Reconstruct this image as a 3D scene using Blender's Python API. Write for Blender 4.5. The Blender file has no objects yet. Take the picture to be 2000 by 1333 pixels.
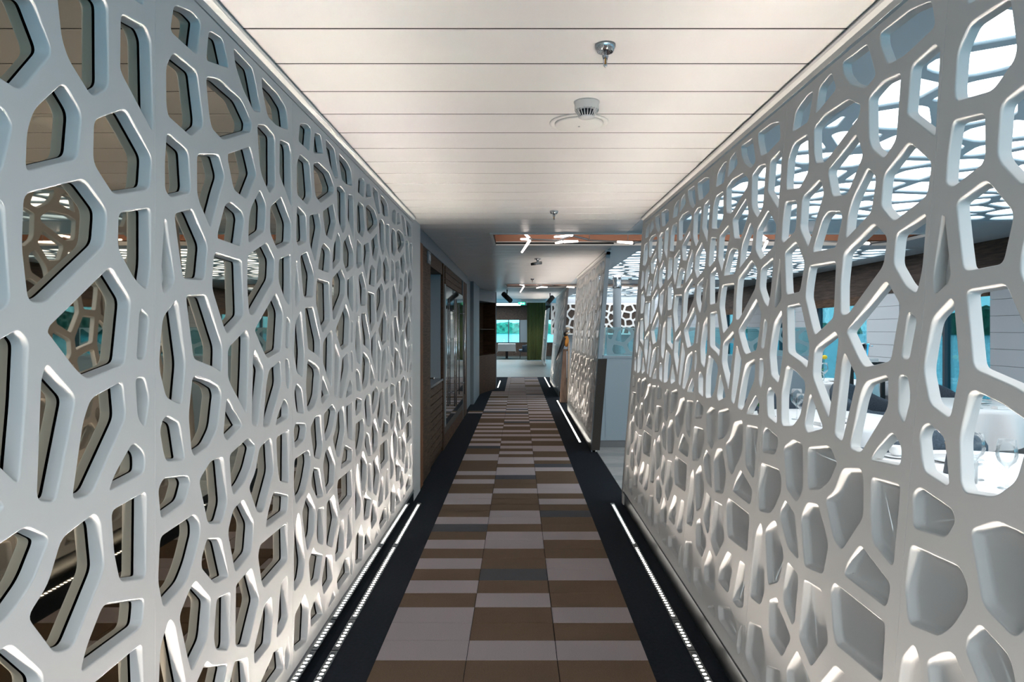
import bpy, bmesh, math, random
from mathutils import Vector, Matrix
from mathutils.geometry import delaunay_2d_cdt

sc = bpy.context.scene
COL = sc.collection
random.seed(7)

# ---------------------------------------------------------------- camera
cam = bpy.data.cameras.new('camera')
cam.sensor_width = 36.0
cam.lens = 24.0
cam.shift_x = -13 / 2000
cam.shift_y = -21.5 / 2000
cam.clip_end = 4000
camo = bpy.data.objects.new('camera', cam)
camo.location = (0, 0, 1.44)
camo.rotation_euler = (math.radians(90), 0, 0)
COL.objects.link(camo)
sc.camera = camo

# ---------------------------------------------------------------- world, exposure
SKY = 2.1
LED_LAMP = 2.25        # watts per metre of floor strip
LED_GLOW = 5.0
CEIL_GLOW = 2.2
TUBE_GLOW = 3.0
w = bpy.data.worlds.new('sky')
sc.world = w
w.use_nodes = True
wn = w.node_tree
bg = wn.nodes['Background']
tc = wn.nodes.new('ShaderNodeTexCoord')
sep = wn.nodes.new('ShaderNodeSeparateXYZ')
ramp = wn.nodes.new('ShaderNodeValToRGB')
ramp.color_ramp.elements[0].position = 0.0
ramp.color_ramp.elements[0].color = (0.94, 0.96, 0.97, 1)
ramp.color_ramp.elements[1].position = 0.8
ramp.color_ramp.elements[1].color = (0.78, 0.85, 0.91, 1)
nz = wn.nodes.new('ShaderNodeTexNoise')
nz.inputs['Scale'].default_value = 3.0
nz.inputs['Detail'].default_value = 2.0
mixn = wn.nodes.new('ShaderNodeMixRGB')
mixn.blend_type = 'MIX'
mixn.inputs[2].default_value = (0.95, 0.97, 1.0, 1)
cr2 = wn.nodes.new('ShaderNodeValToRGB')
cr2.color_ramp.elements[0].position = 0.42
cr2.color_ramp.elements[1].position = 0.62
wn.links.new(tc.outputs['Generated'], sep.inputs[0])
wn.links.new(sep.outputs['Z'], ramp.inputs[0])
wn.links.new(tc.outputs['Generated'], nz.inputs['Vector'])
wn.links.new(nz.outputs['Fac'], cr2.inputs[0])
wn.links.new(cr2.outputs['Color'], mixn.inputs[0])
wn.links.new(ramp.outputs[0], mixn.inputs[1])
wn.links.new(mixn.outputs[0], bg.inputs['Color'])
bg.inputs['Strength'].default_value = SKY
sc.view_settings.view_transform = 'Standard'
sc.view_settings.look = 'None'
sc.view_settings.gamma = 1.0
sc.view_settings.use_curve_mapping = False
sc.view_settings.exposure = 0.84

# ---------------------------------------------------------------- materials
def mat(name, col, rough=0.5, metal=0.0, noise=None, bump=None, emit=None, spec=None, trans=0, ior=1.45, stretch=None, col2=None, coat=0):
    m = bpy.data.materials.new(name)
    m.use_nodes = True
    nt = m.node_tree
    b = nt.nodes['Principled BSDF']
    b.inputs['Base Color'].default_value = (*col, 1)
    b.inputs['Roughness'].default_value = rough
    b.inputs['Metallic'].default_value = metal
    if spec is not None:
        b.inputs['Specular IOR Level'].default_value = spec
    if trans:
        b.inputs['Transmission Weight'].default_value = trans
        b.inputs['IOR'].default_value = ior
    if coat:
        b.inputs['Coat Weight'].default_value = coat
    if emit:
        b.inputs['Emission Color'].default_value = (*emit[0], 1)
        b.inputs['Emission Strength'].default_value = emit[1]
    if noise or bump:
        t = nt.nodes.new('ShaderNodeTexCoord')
        mp = nt.nodes.new('ShaderNodeMapping')
        if stretch:
            mp.inputs['Scale'].default_value = stretch
        n = nt.nodes.new('ShaderNodeTexNoise')
        n.inputs['Scale'].default_value = (noise or bump)[0]
        n.inputs['Detail'].default_value = 3
        n.inputs['Roughness'].default_value = 0.65
        nt.links.new(t.outputs['Object'], mp.inputs[0])
        nt.links.new(mp.outputs[0], n.inputs['Vector'])
        if noise:
            r = nt.nodes.new('ShaderNodeValToRGB')
            k = noise[1]
            c2 = col2 or tuple(min(1, c * (1 + k)) for c in col)
            c1 = tuple(c * (1 - k) for c in col)
            r.color_ramp.elements[0].position = 0.3
            r.color_ramp.elements[0].color = (*c1, 1)
            r.color_ramp.elements[1].position = 0.7
            r.color_ramp.elements[1].color = (*c2, 1)
            nt.links.new(n.outputs['Fac'], r.inputs[0])
            nt.links.new(r.outputs[0], b.inputs['Base Color'])
        if bump:
            n2 = n
            if noise:
                n2 = nt.nodes.new('ShaderNodeTexNoise')
                n2.inputs['Scale'].default_value = bump[0]
                n2.inputs['Detail'].default_value = 1
                nt.links.new(mp.outputs[0], n2.inputs['Vector'])
            bp = nt.nodes.new('ShaderNodeBump')
            bp.inputs['Strength'].default_value = bump[1]
            bp.inputs['Distance'].default_value = bump[2]
            nt.links.new(n2.outputs['Fac'], bp.inputs['Height'])
            nt.links.new(bp.outputs[0], b.inputs['Normal'])
    return m

def emat(name, col, s):
    m = bpy.data.materials.new(name)
    m.use_nodes = True
    nt = m.node_tree
    nt.nodes.remove(nt.nodes['Principled BSDF'])
    e = nt.nodes.new('ShaderNodeEmission')
    e.inputs[0].default_value = (*col, 1)
    e.inputs[1].default_value = s
    nt.links.new(e.outputs[0], nt.nodes['Material Output'].inputs[0])
    return m

def glassmat(name, tint, gloss=0.07, rough=0.0):
    m = bpy.data.materials.new(name)
    m.use_nodes = True
    nt = m.node_tree
    nt.nodes.remove(nt.nodes['Principled BSDF'])
    t = nt.nodes.new('ShaderNodeBsdfTransparent')
    t.inputs[0].default_value = (*tint, 1)
    g = nt.nodes.new('ShaderNodeBsdfGlossy')
    g.inputs['Roughness'].default_value = rough
    fr = nt.nodes.new('ShaderNodeFresnel')
    fr.inputs[0].default_value = 1.45
    mx = nt.nodes.new('ShaderNodeMixShader')
    mul = nt.nodes.new('ShaderNodeMath')
    mul.operation = 'MULTIPLY'
    mul.inputs[1].default_value = gloss * 14
    nt.links.new(fr.outputs[0], mul.inputs[0])
    nt.links.new(mul.outputs[0], mx.inputs[0])
    nt.links.new(t.outputs[0], mx.inputs[1])
    nt.links.new(g.outputs[0], mx.inputs[2])
    nt.links.new(mx.outputs[0], nt.nodes['Material Output'].inputs[0])
    return m

M = dict(
    lacquer=mat('white_lacquer', (0.88, 0.868, 0.845), 0.5, spec=0.3),
    trimw=mat('white_trim', (0.82, 0.81, 0.78), 0.4),
    plank=mat('ceiling_metal', (0.70, 0.685, 0.68), 0.30),
    ceilgrey=mat('grey_ceiling', (0.50, 0.58, 0.63), 0.30),
    void=mat('dark_void', (0.03, 0.03, 0.03), 0.9),
    mirror=mat('bronze_mirror', (0.50, 0.43, 0.33), 0.015, 1.0),
    navy=mat('navy_carpet', (0.012, 0.016, 0.023), 0.95, noise=(60, 0.35), bump=(700, 0.5, 0.003), spec=0.15),
    cbrown=mat('brown_carpet', (0.185, 0.128, 0.088), 0.95, noise=(220, 0.30), bump=(800, 0.6, 0.003), spec=0.1, stretch=(1, 2.5, 1)),
    cgrey=mat('mauve_carpet', (0.56, 0.485, 0.495), 0.95, noise=(260, 0.22), bump=(800, 0.6, 0.003), spec=0.1, stretch=(1, 2.5, 1)),
    cdark=mat('slate_carpet', (0.105, 0.110, 0.122), 0.95, noise=(240, 0.30), bump=(800, 0.6, 0.003), spec=0.1, stretch=(1, 2.5, 1)),
    chrome=mat('chrome', (0.72, 0.74, 0.76), 0.12, 1.0),
    steel=mat('brushed_steel', (0.42, 0.43, 0.44), 0.32, 1.0),
    kickl=mat('polished_kick_plate', (0.55, 0.60, 0.64), 0.06, 1.0),
    kickr=mat('dull_kick_plate', (0.55, 0.55, 0.54), 0.30, 1.0),
    led=emat('led_lens', (1.0, 0.95, 0.86), LED_GLOW),
    veneer=mat('grey_oak_veneer', (0.085, 0.052, 0.034), 0.6, spec=0.12, noise=(5, 0.6), stretch=(1, 1, 14), bump=(6, 0.05, 0.002)),
    niche=mat('niche_walnut', (0.065, 0.034, 0.019), 0.6, spec=0.12, noise=(5, 0.4), stretch=(1, 1, 12)),
    walnut=mat('walnut', (0.050, 0.026, 0.014), 0.55, spec=0.12, noise=(5, 0.5), stretch=(1, 1, 12)),
    edge=mat('red_walnut_edge', (0.24, 0.095, 0.042), 0.55, spec=0.15, noise=(6, 0.6), stretch=(10, 10, 0.7)),
    soffit=mat('dark_wood_soffit', (0.062, 0.044, 0.036), 0.6, spec=0.15, noise=(4, 0.5), stretch=(6, 0.7, 9)),
    greywall=mat('grey_painted_wall', (0.18, 0.215, 0.24), 0.5),
    stone=mat('grey_stone', (0.12, 0.13, 0.14), 0.25, noise=(20, 0.3)),
    black=mat('matt_black', (0.012, 0.012, 0.013), 0.5),
    bglass=mat('dark_glass_door', (0.30, 0.33, 0.34), 0.03, 0.85),
    siding=mat('white_siding', (0.50, 0.54, 0.58), 0.5),
    wglass=glassmat('tinted_window_glass', (0.42, 0.80, 0.90), 0.06),
    tglass=glassmat('teal_screen_glass', (0.55, 0.82, 0.86), 0.05),
    frost=mat('frosted_film', (0.30, 0.47, 0.53), 0.35),
    framed=mat('window_frame', (0.05, 0.07, 0.09), 0.4),
    counter=mat('pale_blue_white_laminate', (0.36, 0.45, 0.51), 0.35),
    cgrey2=mat('grey_laminate', (0.17, 0.18, 0.19), 0.4),
    cloth=mat('white_tablecloth', (0.82, 0.83, 0.84), 0.8, bump=(160, 0.1, 0.002)),
    fabric=mat('slate_blue_fabric', (0.060, 0.085, 0.115), 0.85, noise=(90, 0.3), bump=(300, 0.3, 0.002)),
    fabric2=mat('blue_grey_fabric', (0.17, 0.23, 0.30), 0.85, noise=(90, 0.25), bump=(300, 0.3, 0.002)),
    cut=mat('white_porcelain', (0.85, 0.85, 0.85), 0.15),
    napkin=mat('linen_napkin', (0.80, 0.80, 0.80), 0.8),
    wine=glassmat('wine_glass', (0.975, 0.99, 0.995), 0.042),
    millw=mat('pale_beech', (0.62, 0.46, 0.33), 0.5, noise=(14, 0.15), stretch=(1, 1, 5)),
    milld=mat('slate_mill_body', (0.075, 0.085, 0.10), 0.5),
    copper=mat('copper_cove', (0.34, 0.16, 0.10), 0.4, 0.3),
    tube=emat('lit_tube', (1.0, 0.86, 0.78), TUBE_GLOW),
    arm=mat('pendant_arm', (0.22, 0.22, 0.23), 0.35, 0.6),
    backlit=emat('backlit_diffuser', (0.93, 0.97, 1.0), CEIL_GLOW),
    farlit=emat('far_diffuser', (0.85, 0.96, 1.0), 4.0),
    cladding=mat('dark_brown_grey', (0.05, 0.045, 0.04), 0.6, spec=0.2),
    lat2=mat('ceiling_lattice', (0.44, 0.56, 0.63), 0.35),
    pale=mat('pale_oak_floor', (0.46, 0.46, 0.44), 0.4, noise=(3, 0.2), stretch=(1.5, 14, 1)),
    pale2=mat('pale_oak_floor_darker', (0.36, 0.37, 0.37), 0.4, noise=(3, 0.2), stretch=(1.5, 14, 1)),
    rfloor=mat('restaurant_carpet', (0.030, 0.034, 0.030), 0.95, noise=(12, 0.5)),
    sea=mat('sea_water', (0.03, 0.26, 0.38), 0.15, bump=(0.35, 0.7, 0.6), stretch=(1, 0.45, 1)),
    trees=mat('wooded_shore', (0.025, 0.085, 0.045), 0.9, noise=(0.25, 0.7)),
    trees2=mat('hazy_shore', (0.07, 0.25, 0.15), 0.9, noise=(0.25, 0.7)),  # distance haze is put into this lighter green
    green=mat('green_velvet', (0.26, 0.30, 0.12), 0.75, noise=(4, 0.55), stretch=(6, 6, 0.15)),
    yellow=mat('yellow_petals', (0.80, 0.60, 0.03), 0.6),
    leaf=mat('green_leaf', (0.03, 0.20, 0.05), 0.6),
    orange=mat('orange_plumage', (0.75, 0.30, 0.05), 0.6),
    cream=mat('cream_paint', (0.75, 0.60, 0.45), 0.5),
    driftwood=mat('driftwood', (0.20, 0.12, 0.08), 0.7, noise=(6, 0.5), stretch=(4, 4, 0.6)),
    exitg=emat('exit_green', (0.05, 0.75, 0.35), 1.3),
    exitw=emat('exit_white', (0.9, 1.0, 0.95), 1.6),
    plastic=mat('white_plastic', (0.72, 0.71, 0.69), 0.4),
    amber=mat('amber_bulb', (0.75, 0.32, 0.05), 0.15),
    wbrown=mat('brown_board', (0.060, 0.038, 0.027), 0.5),
)

# ---------------------------------------------------------------- mesh helpers
class MB:
    def __init__(s):
        s.v = []
        s.f = []
        s.sm = []
    def _add(s, vs, fs, smooth=False):
        o = len(s.v)
        s.v += [tuple(p) for p in vs]
        for f in fs:
            s.f.append(tuple(i + o for i in f))
            s.sm.append(smooth)
        return s
    def box(s, x0, x1, y0, y1, z0, z1):
        vs = [(x0, y0, z0), (x1, y0, z0), (x1, y1, z0), (x0, y1, z0), (x0, y0, z1), (x1, y0, z1), (x1, y1, z1), (x0, y1, z1)]
        return s._add(vs, [(3, 2, 1, 0), (4, 5, 6, 7), (0, 1, 5, 4), (1, 2, 6, 5), (2, 3, 7, 6), (3, 0, 4, 7)])
    def prism(s, poly, d, axis='y', a0=0.0):
        # poly given in the two other axes, swept along axis from a0 to d
        n = len(poly)
        def P(p, a):
            if axis == 'y': return (p[0], a, p[1])
            if axis == 'x': return (a, p[0], p[1])
            return (p[0], p[1], a)
        vs = [P(p, a0) for p in poly] + [P(p, d) for p in poly]
        fs = [tuple(range(n))[::-1], tuple(range(n, 2 * n))] + [(i, (i + 1) % n, n + (i + 1) % n, n + i) for i in range(n)]
        return s._add(vs, fs)
    def lathe(s, prof, cx=0, cy=0, n=20, smooth=True):
        vs = []
        for r, z in prof:
            for k in range(n):
                a = 2 * math.pi * k / n
                vs.append((cx + r * math.cos(a), cy + r * math.sin(a), z))
        fs = []
        for i in range(len(prof) - 1):
            for k in range(n):
                k2 = (k + 1) % n
                fs.append((i * n + k, i * n + k2, (i + 1) * n + k2, (i + 1) * n + k))
        s._add(vs, fs, smooth)
        o = len(s.v) - len(vs)
        if prof[0][0] > 1e-5:
            s.f.append(tuple(o + k for k in range(n))[::-1]); s.sm.append(False)
        if prof[-1][0] > 1e-5:
            s.f.append(tuple(o + (len(prof) - 1) * n + k for k in range(n))); s.sm.append(False)
        return s
    def bar(s, p, q, r0, r1=None, n=8, smooth=True):
        r1 = r0 if r1 is None else r1
        p = Vector(p); q = Vector(q)
        d = (q - p).normalized()
        u = d.orthogonal().normalized()
        t = d.cross(u)
        vs = []
        for c, r in ((p, r0), (q, r1)):
            for k in range(n):
                a = 2 * math.pi * k / n
                vs.append(c + (u * math.cos(a) + t * math.sin(a)) * r)
        fs = [tuple(range(n))[::-1], tuple(range(n, 2 * n))]
        s._add(vs, fs)
        o = len(s.v) - 2 * n
        for k in range(n):
            s.f.append((o + k, o + (k + 1) % n, o + n + (k + 1) % n, o + n + k)); s.sm.append(smooth)
        return s
    def path(s, pts, r, n=8):
        for a, b in zip(pts[:-1], pts[1:]):
            s.bar(a, b, r, n=n)
        return s
    def blob(s, c, rx, ry, rz, n=12, m=8):
        vs = []
        for i in range(m + 1):
            t = math.pi * i / m
            for k in range(n):
                a = 2 * math.pi * k / n
                vs.append((c[0] + rx * math.sin(t) * math.cos(a), c[1] + ry * math.sin(t) * math.sin(a), c[2] - rz * math.cos(t)))
        fs = []
        for i in range(m):
            for k in range(n):
                k2 = (k + 1) % n
                fs.append((i * n + k, i * n + k2, (i + 1) * n + k2, (i + 1) * n + k))
        return s._add(vs, fs, True)
    def mesh(s, name):
        me = bpy.data.meshes.new(name)
        me.from_pydata(s.v, [], s.f)
        me.polygons.foreach_set('use_smooth', s.sm)
        me.update()
        return me
    def build(s, name, m, parent=None):
        return obj(name, s.mesh(name), m, parent)

def obj(name, me, m=None, parent=None):
    if m is not None and len(me.materials) == 0:
        me.materials.append(M[m] if isinstance(m, str) else m)
    o = bpy.data.objects.new(name, me)
    COL.objects.link(o)
    if parent:
        o.parent = parent
    return o

def tag(o, label=None, cat=None, group=None, kind=None):
    if label: o['label'] = label
    if cat: o['category'] = cat
    if group: o['group'] = group
    if kind: o['kind'] = kind
    return o

def thing(name, label, cat, loc=(0, 0, 0), rz=0, group=None):
    o = bpy.data.objects.new(name, None)
    o.empty_display_size = 0.05
    COL.objects.link(o)
    o.location = loc
    o.rotation_euler = (0, 0, rz)
    return tag(o, label, cat, group)

def dup(root, loc, rz=0, label=None):
    r = root.copy()
    COL.objects.link(r)
    r.location = loc
    r.rotation_euler = (0, 0, rz)
    if label: r['label'] = label
    for ch in root.children:
        c = ch.copy()
        COL.objects.link(c)
        c.parent = r
        for g in ch.children:
            d = g.copy()
            COL.objects.link(d)
            d.parent = c
    return r

def struct(name, mb, m, parent=None):
    o = mb.build(name, m, parent)
    if not parent:
        o['kind'] = 'structure'
    return o

# ---- rounded polygons, offsets and pierced plates
def area(p):
    return 0.5 * sum(p[i - 1][0] * p[i][1] - p[i][0] * p[i - 1][1] for i in range(len(p)))

def rounded(p, r, k=3):
    if area(p) < 0:
        p = p[::-1]
    n = len(p)
    out = []
    for i in range(n):
        a = Vector(p[i - 1]); b = Vector(p[i]); c = Vector(p[(i + 1) % n])
        l1 = (a - b).length; l2 = (c - b).length
        d = min(r, 0.42 * l1, 0.42 * l2)
        s = b + (a - b) / l1 * d
        e = b + (c - b) / l2 * d
        for j in range(k + 1):
            t = j / k
            q = s * (1 - t) ** 2 + b * 2 * t * (1 - t) + e * t * t
            out.append((q.x, q.y))
    # long straight runs need no further points
    return out

def inset(p, d):
    n = len(p)
    out = []
    for i in range(n):
        a = Vector(p[i - 1]); b = Vector(p[i]); c = Vector(p[(i + 1) % n])
        e1 = (b - a); e2 = (c - b)
        if e1.length < 1e-9: e1 = e2
        if e2.length < 1e-9: e2 = e1
        n1 = Vector((-e1.y, e1.x)).normalized(); n2 = Vector((-e2.y, e2.x)).normalized()
        m = n1 + n2
        if m.length < 1e-6:
            m = n1
        m.normalize()
        q = b + m * (d / max(0.6, m.dot(n1)))
        out.append((q.x, q.y))
    return out

def pierced(name, W, H, holes, profile, t, closed=(), cprofile=None, edge=0.0015, back=True):
    """plate 0..W x 0..H, front at z=0, back at z=-t; holes are rounded outlines"""
    vs = []; fs = []; sm = []
    def addv(l, z):
        o = len(vs)
        vs.extend((x, y, z) for x, y in l)
        return list(range(o, o + len(l)))
    def cap(outer, loops, flip):
        pts = [Vector((vs[i][0], vs[i][1])) for i in outer]
        idx = list(outer)
        faces = []
        for L in loops:
            o = len(pts)
            pts += [Vector((vs[i][0], vs[i][1])) for i in L]
            idx += L
            faces.append(list(range(o, o + len(L))))
        r = delaunay_2d_cdt(pts, [(i, (i + 1) % len(outer)) for i in range(len(outer))], faces, 0, 1e-7)
        ov, of, oo, ofo = r[0], r[2], r[3], r[5]
        mp = []
        z = vs[outer[0]][2]
        for i, q in enumerate(ov):
            if oo[i]:
                mp.append(idx[oo[i][0]])
            else:
                vs.append((q.x, q.y, z)); mp.append(len(vs) - 1)
        for f, org in zip(of, ofo):
            if org:
                continue
            g = [mp[i] for i in f]
            if len(set(g)) < 3:
                continue
            a, b, c = (vs[g[0]], vs[g[1]], vs[g[2]])
            ccw = (b[0] - a[0]) * (c[1] - a[1]) - (b[1] - a[1]) * (c[0] - a[0]) > 0
            if ccw == flip:
                g = g[::-1]
            fs.append(tuple(g)); sm.append(False)
    e = edge
    of_ = addv([(e, e), (W - e, e), (W - e, H - e), (e, H - e)], 0)
    om = addv([(0, 0), (W, 0), (W, H), (0, H)], -0.003 if t > 0.01 else -t * 0.4)
    ob = addv([(0, 0), (W, 0), (W, H), (0, H)], -t)
    for A, B in ((of_, om), (om, ob)):
        for i in range(4):
            fs.append((A[i], B[i], B[(i + 1) % 4], A[(i + 1) % 4])); sm.append(False)
    front = []; rear = []
    for hi, p in enumerate(holes):
        ar = abs(area(p))
        per = sum((Vector(p[i]) - Vector(p[i - 1])).length for i in range(len(p)))
        rin = 2 * ar / per
        isc = hi in closed
        prof = cprofile if isc else profile
        dmax = prof[-1][1]
        k = min(1.0, 0.62 * rin / dmax)
        prev = addv(p, 0)
        front.append(prev)
        for z, d in prof:
            cur = addv(inset(p, d * k), z)
            n = len(p)
            for i in range(n):
                j = (i + 1) % n
                fs.append((prev[i], prev[j], cur[j], cur[i])); sm.append(True)
            prev = cur
        if isc:
            fs.append(tuple(prev)); sm.append(False)
        else:
            rear.append(prev)
    cap(of_, front, False)
    if back:
        cap(ob, rear, True)
    me = bpy.data.meshes.new(name)
    me.from_pydata(vs, [], fs)
    me.polygons.foreach_set('use_smooth', sm)
    me.update()
    return me

def clip(poly, a, b, c):
    # keep a*x + b*y <= c
    out = []
    for i in range(len(poly)):
        p = poly[i - 1]; q = poly[i]
        dp = a * p[0] + b * p[1] - c; dq = a * q[0] + b * q[1] - c
        if dp <= 0 and dq > 0 or dp > 0 and dq <= 0:
            t = dp / (dp - dq)
            out.append((p[0] + t * (q[0] - p[0]), p[1] + t * (q[1] - p[1])))
        if dq <= 0:
            out.append(q)
    return out

def voronoi(W, H, dx, dy, gap, seed, margin=0.0, jit=0.42):
    rnd = random.Random(seed)
    nx = max(1, round(W / dx)); ny = max(1, round(H / dy))
    seeds = {}
    for i in range(-1, nx + 1):
        for j in range(-1, ny + 1):
            seeds[i, j] = ((i + 0.5 + (0.5 if j % 2 else 0) * 0.8 + rnd.uniform(-jit, jit)) * W / nx, (j + 0.5 + rnd.uniform(-jit, jit)) * H / ny)
    cells = []
    for i in range(-1, nx + 1):
        for j in range(-1, ny + 1):
            sx, sy = seeds[i, j]
            poly = [(margin, margin), (W - margin, margin), (W - margin, H - margin), (margin, H - margin)]
            for di in range(-3, 4):
                for dj in range(-3, 4):
                    if (di or dj) and (i + di, j + dj) in seeds:
                        tx, ty = seeds[i + di, j + dj]
                        a, b = tx - sx, ty - sy
                        L = math.hypot(a, b)
                        c = (tx * tx + ty * ty - sx * sx - sy * sy) / 2 - gap * 0.5 * L
                        poly = clip(poly, a, b, c)
                        if len(poly) < 3: break
                if len(poly) < 3: break
            q = []
            for p in poly:
                if not q or math.hypot(p[0] - q[-1][0], p[1] - q[-1][1]) > 0.012:
                    q.append(p)
            if len(q) > 2 and math.hypot(q[0][0] - q[-1][0], q[0][1] - q[-1][1]) < 0.012:
                q.pop()
            if len(q) >= 3 and abs(area(q)) > 0.0012:
                cells.append(q)
    return cells

sc.cycles.use_denoising = True
sc.cycles.caustics_reflective = False
sc.cycles.caustics_refractive = False
sc.cycles.sample_clamp_indirect = 6.0
sc.cycles.max_bounces = 7
sc.cycles.diffuse_bounces = 4
sc.cycles.glossy_bounces = 4
sc.cycles.transmission_bounces = 4
sc.cycles.transparent_max_bounces = 10
sc.cycles.adaptive_threshold = 0.06

CEIL = 2.382
XL = -0.871           # face of the left screen
XR0, LEAN = 0.861, math.radians(4.55)
PW, PH, PT = 0.9945, 2.207, 0.026
Y0 = 1.636            # one seam of the screens

# ================================================================ the setting
# ---- floors
floor = struct('floor', MB().box(-0.99, 0.92, -2.4, 20.9, -0.10, 0.0), 'navy')
me_tile = {}
CX = [-0.624, -0.228, 0.168, 0.565]
PIT = 0.1894
ROWS = {0: 'GGG', 1: 'GBB', 2: 'GBG', 3: 'BGB', 4: 'GBB', 5: 'BDG', 6: 'GBG', 7: 'BBB', 8: 'GGB', 9: 'BGG',
        10: 'DBB', 11: 'GGB', 12: 'BGD', 13: 'BBB', 14: 'GBG', 15: 'GBB', 16: 'BGG', 17: 'BBG', 18: 'GBB',
        19: 'BDB', 20: 'GGB', 21: 'BGG', 22: 'BBD', 23: 'BGB', 24: 'GGG', 25: 'GBB', 26: 'BGB', 27: 'BBG',
        28: 'DGG', 29: 'GBB', -1: 'BBB', -2: 'BBD', -3: 'GBG', -4: 'BGB'}
rnd = random.Random(3)
prev = 'GBG'
for r in range(30, 95):
    s = ''
    for c in range(3):
        q = rnd.random()
        s += ('G' if prev[c] != 'G' else 'B') if q < 0.72 else ('B' if q < 0.9 else ('D' if q < 0.95 else 'G'))
    ROWS[r] = s
    prev = s
for r in range(-22, -4):
    ROWS[r] = rnd.choice(['GBB', 'BGB', 'BBG', 'GGB', 'BDG'])
def tile_mesh(c, k, narrow):
    key = (c, k, narrow)
    if key not in me_tile:
        wd = (CX[c + 1] - CX[c]) if not narrow else 0.10
        b = MB()
        g = 0.0012
        e = 0.0015
        x0, x1, y0, y1 = g, wd - g, g, PIT - g
        vs = [(x0, y0, 0), (x1, y0, 0), (x1, y1, 0), (x0, y1, 0), (x0 + e, y0 + e, 0.004), (x1 - e, y0 + e, 0.004), (x1 - e, y1 - e, 0.004), (x0 + e, y1 - e, 0.004)]
        b._add(vs, [(4, 5, 6, 7), (0, 1, 5, 4), (1, 2, 6, 5), (2, 3, 7, 6), (3, 0, 4, 7)])
        me = b.mesh('carpet_tile')
        me.materials.append(M[{'B': 'cbrown', 'G': 'cgrey', 'D': 'cdark'}[k]])
        me_tile[key] = me
    return me_tile[key]
behind = MB()
for r, s in sorted(ROWS.items()):
    y = 2.967 + PIT * r
    if y + PIT > 20.88 or y < -1.3:
        continue
    for c in range(3):
        nar = (c == 0 and y > 16.0)
        o = obj('carpet_tile', tile_mesh(c, s[c], nar), None, floor)
        o.location = (CX[c] if not nar else -0.33, y, 0.0002)
cross = MB().box(-0.88, -0.626, 11.92, 12.12, 0, 0.004).build('carpet_strip', 'cbrown', floor)
cross = MB().box(-0.88, -0.626, 11.80, 11.92, 0, 0.004).build('carpet_strip', 'cgrey', floor)

rfl = struct('floor', MB().box(0.92, 5.3, -2.4, 20.9, -0.10, -0.004), 'rfloor')
for j in range(13):                       # pale planks of the side passage
    y = 5.72 + j * 0.205
    off = (j * 0.37) % 1.1
    x = 0.925
    first = True
    while x < 3.2:
        L = (1.1 - off) if first else 1.1
        first = False
        x1 = min(3.2, x + L)
        if x1 - x > 0.04:
            MB().box(x + 0.001, x1 - 0.001, y + 0.001, y + 0.203, -0.004, 0.002).build('floor_plank', ['pale', 'pale2', 'pale'][(j * 2 + int(x * 3)) % 3], rfl)
        x = x1
struct('floor', MB().box(-4, 6, 20.9, 33.0, -0.10, 0.0), 'pale')
struct('floor', MB().box(-4, 6, 33.0, 40, -0.10, 0.0), 'rfloor')

# ---- mirror wall and left plinth
struct('wall_left', MB().box(XL - PT - 0.030, XL - PT - 0.003, -1.40, 5.66, 0.115, CEIL), 'mirror')
struct('baseboard_left', MB().box(XL - 0.05, XL, -1.40, 5.66, 0.0, 0.100), 'kickl')
struct('trim_1', MB().box(XL - 0.05, XL + 0.004, -1.40, 5.66, 0.100, 0.109).box(XL - 0.05, XL - 0.001, -1.40, 5.66, 0.109, 0.118), 'steel')
struct('baseboard_right', MB().box(XR0 + 0.006, XR0 + 0.06, -1.40, 5.69, 0.0, 0.100), 'kickr')
struct('trim_2', MB().box(XR0 - 0.002, XR0 + 0.06, -1.40, 5.69, 0.100, 0.109).box(XR0 + 0.004, XR0 + 0.06, -1.40, 5.69, 0.109, 0.118), 'steel')

# ---- cornices: flat frieze, then a rounded bead under the ceiling
def cornice(name, x, s, y0, y1):
    p = [(x, 2.330), (x, 2.352), (x + s * 0.006, 2.356), (x + s * 0.014, 2.362), (x + s * 0.017, 2.370), (x + s * 0.014, 2.378), (x + s * 0.006, CEIL), (x - s * 0.06, CEIL), (x - s * 0.06, 2.330)]
    struct(name, MB().prism(p, y1, 'y', y0), 'trimw')
cornice('trim_3', XL, 1, -1.40, 5.66)
cornice('trim_4', XR0 + PH * math.sin(LEAN), -1, -1.40, 5.69)

# ---- ceiling of planks
ceil = struct('ceiling', MB().box(-1.0, 1.06, -2.4, 6.60, CEIL + 0.03, CEIL + 0.06).box(-1.0, -0.28, 6.60, 7.52, CEIL + 0.03, CEIL + 0.06)
              .box(-1.0, 1.06, 7.52, 13.91, CEIL + 0.03, CEIL + 0.06).box(-1.0, -0.28, 13.91, 14.85, CEIL + 0.03, CEIL + 0.06)
              .box(-1.0, 1.06, 14.85, 20.9, CEIL + 0.03, CEIL + 0.06), 'void')
pm = {}
jj = {}
for k in range(-15, 66):
    y = 2.1355 + 0.2815 * k
    rec = k in (16, 17, 18, 42, 43, 44)
    x0 = XL - 0.0 if y < 5.5 else -0.95
    x1 = 1.043 if not rec else -0.26
    key = (x0, x1)
    if key not in pm:
        e = 0.004
        b = MB()
        P = [(0.0035, 0.028), (0.0035, 0.004), (0.0075, 0.0), (0.274, 0.0), (0.278, 0.004), (0.278, 0.028)]
        b.prism(P, x1, 'x', x0)
        me = b.mesh('ceiling_plank')
        me.materials.append(M['plank'])
        pm[key] = me
    o = obj('ceiling_plank', pm[key], None, ceil)
    o.location = (0, y, CEIL)
    jo = MB().box(x0, x1, -0.0036, 0.0036, 0.0012, 0.02)
    jj.setdefault(key, jo.mesh('joint_strip'))
    o = obj('joint_strip', jj[key], 'void', ceil)
    o.location = (0, y, CEIL)

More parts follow.
